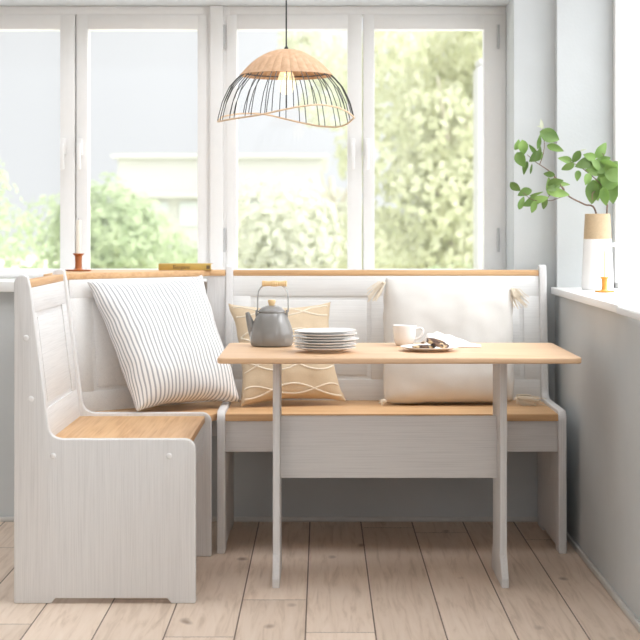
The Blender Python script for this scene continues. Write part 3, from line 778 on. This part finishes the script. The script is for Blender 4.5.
MB().tube(ring, .002, 6, closed=True).build('support_ring', wire_m, lamp)
nw = 40
for k in range(nw):
    a = 2 * PI * (k + .35 * (-1) ** k * .5) / nw
    zb = rz(a); pts = []
    for j in range(13):
        z = capz - .001 + (zb - capz + .001) * j / 12; r_ = rad_at(z) * (.985 if j == 0 else 1); pts.append(Vector((lcx + r_ * math.cos(a), LY + r_ * math.sin(a), z)))
    MB().tube(pts, .00155, 5).build('wire', wire_m, lamp)
MB().tube([(lcx, LY, Ztop + .004), (lcx, LY, CZ - .03)], .0026, 8).build('cord', black_m, lamp)
MB().lathe([(0, .012), (.004, .012), (.007, .006), (.007, 0), (.0185, -.003), (.0185, -.045), (.016, -.052), (0, -.052)], (lcx, LY, Ztop), 24).build('lamp_holder', black_m, lamp)
MB().lathe([(0, CZ - .03 - Ztop), (.045, CZ - .03 - Ztop), (.05, CZ - .002 - Ztop), (0, CZ - .002 - Ztop)], (lcx, LY, Ztop), 32).build('ceiling_rose', black_m, lamp)
bz = Ztop - .052
bulb = MB().lathe([(0.0125, 0), (.016, -.012), (.026, -.035), (.031, -.055), (.030, -.072), (.022, -.088), (.010, -.096), (0, -.098)], (lcx, LY, bz), 32).build('bulb', bulb_m, lamp)
fp = [Vector((lcx + .009 * math.cos(k * PI), LY, bz - .02 - .04 * (k % 2))) for k in range(2)]
pts = [Vector((lcx + .010 * math.cos(k * 1.05), LY + .010 * math.sin(k * 1.05), bz - .025 - (.035 if k % 2 else 0))) for k in range(7)]
MB().tube(pts, .0006, 5).build('filament', fil_m, bulb)

# ------------------------------------------------------------------ vase and branch
VYc = 6.1; vx = px2x(597.5, VYc); vz = .938
vz_t = py2z(214, VYc) - vz; vz_s = py2z(239, VYc) - vz
vs_ = thing('vase', (vx, VYc, vz), 'tapered white vase with bare clay top band on the right window sill', 'vase')
R0, R1 = .0625, .0475
rs = lambda z: R0 + (R1 - R0) * (z / vz_t) - .0035 * max(0, 1 - z / .02) ** 2
MB().lathe([(0, 0), (rs(0) - .002, 0)] + [(rs(z), z) for z in (.003, .010, .02, .05, .1, .15, vz_s)] + [(rs(vz_s) - .006, vz_s), (R0 * .7, .05), (0, .03)], (vx, VYc, vz), 56).build('white_body', china_m, vs_)
m = MB(); pr = []
for k in range(60):
    z = vz_s + (vz_t - vz_s) * k / 59; pr.append((rs(z) + (.0004 if k % 2 else -.0002), z))
m.lathe(pr + [(rs(vz_t) - .004, vz_t + .001), (rs(vz_t) - .008, vz_t - .001), (rs(vz_s) - .006, vz_s)], (vx, VYc, vz), 56, close=True).build('clay_band', plain('sand_clay', (.52, .395, .25), .75, vary=.05, scale=80), vs_)
def cp_(x, y, d=0): return at(505 + x / 5.333, 110 + y / 5.333, 6.07 + d)
br = thing('leafy_branch', (vx, VYc, vz + .06), 'green leafy branches standing in the vase', 'branch')
mouth = Vector((vx, VYc, vz + vz_t))
inside = Vector((vx + .01, VYc, vz + .07))
m = MB()
main = [inside, cp_(485, 548, .02), cp_(420, 502), cp_(335, 455, -.03), cp_(270, 360, -.05), cp_(225, 318, -.05), cp_(160, 275, -.06), cp_(118, 238, -.06)]
P_ = spline(main, 6); m.tube(P_, [.0042 - .003 * k / (len(P_) - 1) for k in range(len(P_))], 7)
for pts, r_ in (([cp_(335, 455, -.03), cp_(290, 468, -.05), cp_(240, 483, -.07), cp_(150, 480, -.08), cp_(95, 440, -.08)], .0020),
                ([cp_(265, 355, -.05), cp_(246, 400, -.06), cp_(240, 445, -.06), cp_(222, 485, -.06)], .0018),
                ([cp_(185, 290, -.06), cp_(203, 240, -.05), cp_(210, 180, -.04), cp_(200, 120, -.04), cp_(195, 85, -.04)], .0018),
                ([cp_(318, 425, -.03), cp_(300, 400, -.03), cp_(262, 380, -.02)], .0015)):
    P_ = spline(pts, 5); m.tube(P_, [r_ * (1 - .5 * k / (len(P_) - 1)) for k in range(len(P_))], 6)
second = [Vector((vx + .02, VYc + .01, vz + .07)), cp_(543, 550, .05), cp_(541, 490, .04), cp_(525, 420, .02), cp_(490, 375, 0), cp_(440, 332, -.01), cp_(395, 300, -.02), cp_(340, 270, -.02)]
P_ = spline(second, 6); m.tube(P_, [.0036 - .0026 * k / (len(P_) - 1) for k in range(len(P_))], 7)
for pts in ([cp_(535, 460, .03), cp_(550, 380, .02), cp_(560, 310, .0), cp_(520, 230, -.02)], [cp_(525, 420, .02), cp_(470, 440, -.03), cp_(465, 480, -.04)], [cp_(540, 480, .04), cp_(575, 430, .02), cp_(600, 380, 0)]):
    m.tube(spline(pts, 5), .0016, 6)
m.build('stem', bark_m, br)
def leaf(x, y, ln, ang, w=.5, d=0, tilt=.35, mat=None, name='leaf'):
    """leaf centred on a crop position; ang 0 = pointing right, 90 = up"""
    c = cp_(x, y, d); Ln = ln * (1.3 if x < 310 else 1.08) / 5.333 * 6.07 / F; W = Ln * w
    m = MB(); n = 9; a = math.radians(ang)
    rot = Matrix.Rotation(-a, 4, 'Y') @ Matrix.Rotation(random.uniform(-1, 1) * tilt + .5 * tilt, 4, 'X') @ Matrix.Rotation(random.uniform(-.4, .4), 4, 'Z')
    rows = []
    for i in range(n + 1):
        t = i / n; wd = W * .5 * (math.sin(PI * t ** .78) ** .85 if 0 < t < 1 else 0)
        row = []
        for s in (-1, -.5, 0, .5, 1):
            zloc = s * wd; xl = (t - .5) * Ln
            yl = -(abs(s) ** 1.5) * wd * .25 + .12 * Ln * (t - .5) ** 2 * 2 + .012 * Ln * math.sin(t * 14 + s * 2) * abs(s)
            row.append(m.bm.verts.new(c + (rot @ Vector((xl, yl, zloc)))))
        rows.append(row)
    for i in range(n):
        for k in range(4): m.bm.faces.new((rows[i][k], rows[i + 1][k], rows[i + 1][k + 1], rows[i][k + 1]))
    bmesh.ops.remove_doubles(m.bm, verts=m.bm.verts[:], dist=1e-5)
    m.build(name, mat or leaf_m, br, ang=180)
D = -.06
for t in ((65, 185, 48, 70, .6), (97, 200, 66, 280, .62), (84, 265, 74, 300, .62), (108, 308, 62, 262, .4), (182, 168, 66, 75, .3), (240, 138, 96, 340, .62), (268, 203, 78, 335, .42),
          (165, 250, 70, 215, .6), (182, 232, 62, 80, .35), (150, 212, 62, 130, .3), (140, 312, 50, 80, .2), (225, 125, 55, 20, .5),
          (235, 343, 50, 170, .5), (237, 408, 78, 95, .4), (268, 388, 70, 15, .55), (305, 394, 80, 355, .25), (285, 442, 96, 350, .4), (262, 415, 66, 10, .4),
          (55, 410, 56, 320, .62), (105, 440, 64, 200, .62), (88, 495, 60, 70, .45), (145, 490, 84, 200, .52), (152, 518, 56, 260, .5), (192, 474, 64, 10, .5), (211, 500, 52, 250, .5), (168, 448, 60, 20, .2)):
    leaf(*t[:5], d=D + random.uniform(-.03, .03))
for t in ((322, 264, 80, 172, .45), (335, 303, 74, 205, .5), (380, 250, 74, 240, .55), (388, 350, 60, 262, .55), (420, 285, 95, 200, .6), (452, 248, 70, 165, .6), (512, 214, 100, 45, .58),
          (525, 268, 80, 20, .55), (500, 300, 130, 190, .62), (560, 305, 130, 350, .62), (545, 345, 140, 300, .62), (440, 368, 66, 250, .6), (466, 440, 130, 268, .55), (490, 425, 120, 280, .5),
          (532, 462, 100, 275, .5), (572, 440, 120, 275, .6), (565, 390, 120, 330, .6), (520, 385, 110, 240, .6), (595, 350, 120, 350, .6), (470, 330, 90, 160, .55), (600, 420, 110, 300, .6), (590, 300, 90, 30, .6), (480, 285, 80, 120, .5)):
    leaf(*t[:5], d=random.uniform(-.05, .03))
leaf(195, 75, 44, 100, .35, D, mat=bud_m, name='bud'); leaf(186, 88, 24, 170, .3, D, mat=bud_m, name='bud'); leaf(415, 214, 40, 20, .2, -.02, mat=bud_m, name='bud')

# ------------------------------------------------------------------ garden outside
GZ = -.35
S(MB().box(-6, 6, 6.82, 10.6, GZ, GZ + .06, .01).build('bounce_terrace', plain('bounce_paving', (.80, .79, .77), .8, vary=.05, scale=4)))  # unseen paving, added to bounce neutral light onto the window soffit
o = S(MB().box(-60, 60, 6.82, 90, GZ - .2, GZ).build('ground', lawn_m))
def foliage(blobs, n, size, mat, parent, name='foliage', droop=.0):
    m = MB(); bm = m.bm; tot = sum(b[3] ** 2 for b in blobs)
    for (cx, cy, cz, r_, sq) in blobs:
        for k in range(int(n * r_ ** 2 / tot)):
            d = Vector((random.gauss(0, 1), random.gauss(0, 1), random.gauss(0, 1))).normalized()
            q = d * r_ * random.uniform(.72, 1.05) ** .6; q.z *= sq
            q *= 1 + .22 * noise.noise(d * 2.4 + Vector((cx, cy, cz))) + .12 * noise.noise(d * 6 + Vector((cz, cx, cy)))
            c = Vector((cx, cy, cz)) + q
            if c.z < GZ + .03: continue
            t = (d.cross(Vector((random.gauss(0, 1), random.gauss(0, 1), random.gauss(0, 1)))) + Vector((0, 0, -droop))).normalized(); b2 = (t.cross(d) + d * random.uniform(-.7, .7)).normalized()
            s = size * random.uniform(.6, 1.3)
            vs = [bm.verts.new(c + t * s * a + b2 * s * .55 * b_ + d * .2 * s * (1 - abs(a))) for a, b_ in ((-1, 0), (-.1, -1), (1, 0), (-.1, 1))]
            bm.faces.new(vs)
    return m.build(name, mat, parent, smooth=False)
def shrub(x, y, r_, h, mat, lab, grp, n=4200, size=.048):
    t = thing('garden_shrub', (x, y, GZ), lab, 'shrub')
    bl_ = []
    for k in range(9):
        a = random.uniform(0, 2 * PI); q = random.uniform(0, .6) * r_
        bl_.append((x + q * math.cos(a), y + q * .6 * math.sin(a), GZ + h * random.uniform(.3, .76), r_ * random.uniform(.40, .58), 1))
    bl_.append((x, y, GZ + h * .75, h * .25, 1))
    foliage(bl_, n, size, mat, t)
    m = MB()
    for k in range(4):
        a = k * 1.6; m.tube([(x, y, GZ), (x + .15 * math.cos(a) * r_, y + .15 * math.sin(a), GZ + h * .3), (x + .4 * r_ * math.cos(a), y + .3 * r_ * math.sin(a), GZ + h * .6)], [.04, .03, .015], 6)
    m.build('stem', plain('shrub_wood', (.6, .58, .45), .9), t)
shrub(-3.05, 13.2, 1.05, 2.25, tree_b, 'tallest green garden shrub outside the left window pane', None)
shrub(-2.15, 15.6, .95, 1.95, tree_b, 'rounded garden shrub behind the candle outside the left window', None)
shrub(-1.75, 18.6, .85, 1.45, tree_b, 'low garden shrub outside the left window above the book', None)
def tree(x, y, h, r_, mat, lab, n, size, blobs):
    t = thing('garden_tree', (x, y, GZ), lab, 'tree')
    m = MB(); m.tube([(x, y, GZ), (x + .05, y, GZ + h * .3), (x - .05, y + .05, GZ + h * .7)], [.12, .09, .03], 8)
    for k in range(6):
        a = k * 1.1; m.tube([(x, y, GZ + h * (.25 + .06 * k)), (x + r_ * .5 * math.cos(a), y + r_ * .4 * math.sin(a), GZ + h * (.4 + .08 * k))], [.04, .012], 5)
    m.build('trunk', plain('pale_bark', (.66, .60, .52), .9, vary=.15), t)
    foliage(blobs, n, size, mat, t, droop=.6)
def blobset(x, y, r_, z0, z1, n, rr=.42):
    out_ = []
    for k in range(n):
        a = random.uniform(0, 2 * PI); q = r_ * random.uniform(.1, .75)
        out_.append((x + q * math.cos(a), y + .6 * q * math.sin(a), random.uniform(z0, z1), r_ * random.uniform(rr * .7, rr * 1.15), .8))
    return out_
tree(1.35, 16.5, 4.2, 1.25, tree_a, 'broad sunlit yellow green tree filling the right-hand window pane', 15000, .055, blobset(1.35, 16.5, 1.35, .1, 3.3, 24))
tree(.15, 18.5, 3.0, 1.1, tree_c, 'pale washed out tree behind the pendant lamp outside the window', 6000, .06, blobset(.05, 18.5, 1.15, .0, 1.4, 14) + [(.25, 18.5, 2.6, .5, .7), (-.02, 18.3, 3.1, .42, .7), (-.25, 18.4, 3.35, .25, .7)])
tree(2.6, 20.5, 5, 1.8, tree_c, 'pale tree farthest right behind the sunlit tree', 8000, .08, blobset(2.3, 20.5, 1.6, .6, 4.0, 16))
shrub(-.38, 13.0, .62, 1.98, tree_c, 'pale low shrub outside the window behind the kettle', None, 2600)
shrub(.95, 13.4, .62, 1.2, tree_b, 'green low shrub at the foot of the sunlit tree', None, 2600)

hs = thing('house', (-1.9, 26, GZ), 'plain white neighbouring house seen through the windows', 'house')
HX0, HX1, HY = at(118, 0, 26).x, at(322, 0, 26).x, 26
MB().box(HX0, HX1, HY, HY + 7, GZ, at(0, 158, 26).z).build('facade', render_m, hs)
MB().box(HX0 - .1, HX1 + .1, HY - .12, HY + 7.1, at(0, 158, 26).z, at(0, 154, 26).z).build('roof_slab', render_m, hs)
MB().box(at(137, 0, 26).x, at(320, 0, 26).x, HY - .25, HY + .1, at(0, 197, 25.7).z, at(0, 193, 25.7).z).build('balcony_slab', render_m, hs)
for px in (150, 180, 245, 275): MB().box(at(px, 0, 26).x, at(px + 18, 0, 26).x, HY - .04, HY + .05, at(0, 226, 26).z, at(0, 202, 26).z).build('house_window', houseg_m, hs)
gp = thing('garden_pillar', (at(480.5, 0, 11).x, 11.2, GZ), 'white rendered garden pillar at the right edge of the window', 'pillar')
a, b = at(477, 65, 11), at(495, 65, 11)
MB().box(a.x, b.x, 11, 11.3, GZ, a.z, .03).build('shaft', render_m, gp)
MB().box(a.x + .01, b.x, 11.02, 11.28, a.z, a.z + .05, .02).build('cap_stone', render_m, gp)

# ------------------------------------------------------------------ light
w = bpy.data.worlds.new('sky'); SC.world = w; w.use_nodes = True; nt = w.node_tree
bg = nt.nodes['Background']
tc = N(nt, 'ShaderNodeTexCoord'); sp_ = N(nt, 'ShaderNodeSeparateXYZ'); L(nt, tc.outputs['Generated'], sp_.inputs[0])
sund = Vector((.62, -.12, .76)).normalized()
dt = N(nt, 'ShaderNodeVectorMath', operation='DOT_PRODUCT'); L(nt, tc.outputs['Generated'], dt.inputs[0]); dt.inputs[1].default_value = sund
mr = N(nt, 'ShaderNodeMapRange'); mr.inputs['From Min'].default_value = -.2; mr.inputs['From Max'].default_value = 1; mr.inputs['To Min'].default_value = .62; mr.inputs['To Max'].default_value = 3.2; mr.interpolation_type = 'SMOOTHSTEP'
L(nt, dt.outputs['Value'], mr.inputs['Value'])
bg.inputs['Color'].default_value = (.95, .975, 1, 1); L(nt, mr.outputs[0], bg.inputs['Strength'])
ld = bpy.data.lights.new('sun', 'SUN'); ld.energy = 1.25; ld.angle = math.radians(35); ld.color = (1, .995, .985)
lo = bpy.data.objects.new('sun', ld); C.objects.link(lo); lo.rotation_euler = sund.to_track_quat('Z', 'Y').to_euler(); lo.location = sund * 20

SC.view_settings.view_transform = 'Standard'; SC.view_settings.look = 'None'; SC.view_settings.exposure = .45; SC.view_settings.gamma = 1; SC.view_settings.use_curve_mapping = False
SC.cycles.use_denoising = True; SC.cycles.max_bounces = 10; SC.cycles.diffuse_bounces = 6; SC.cycles.transparent_max_bounces = 16
SC.cycles.caustics_reflective = False; SC.cycles.caustics_refractive = False
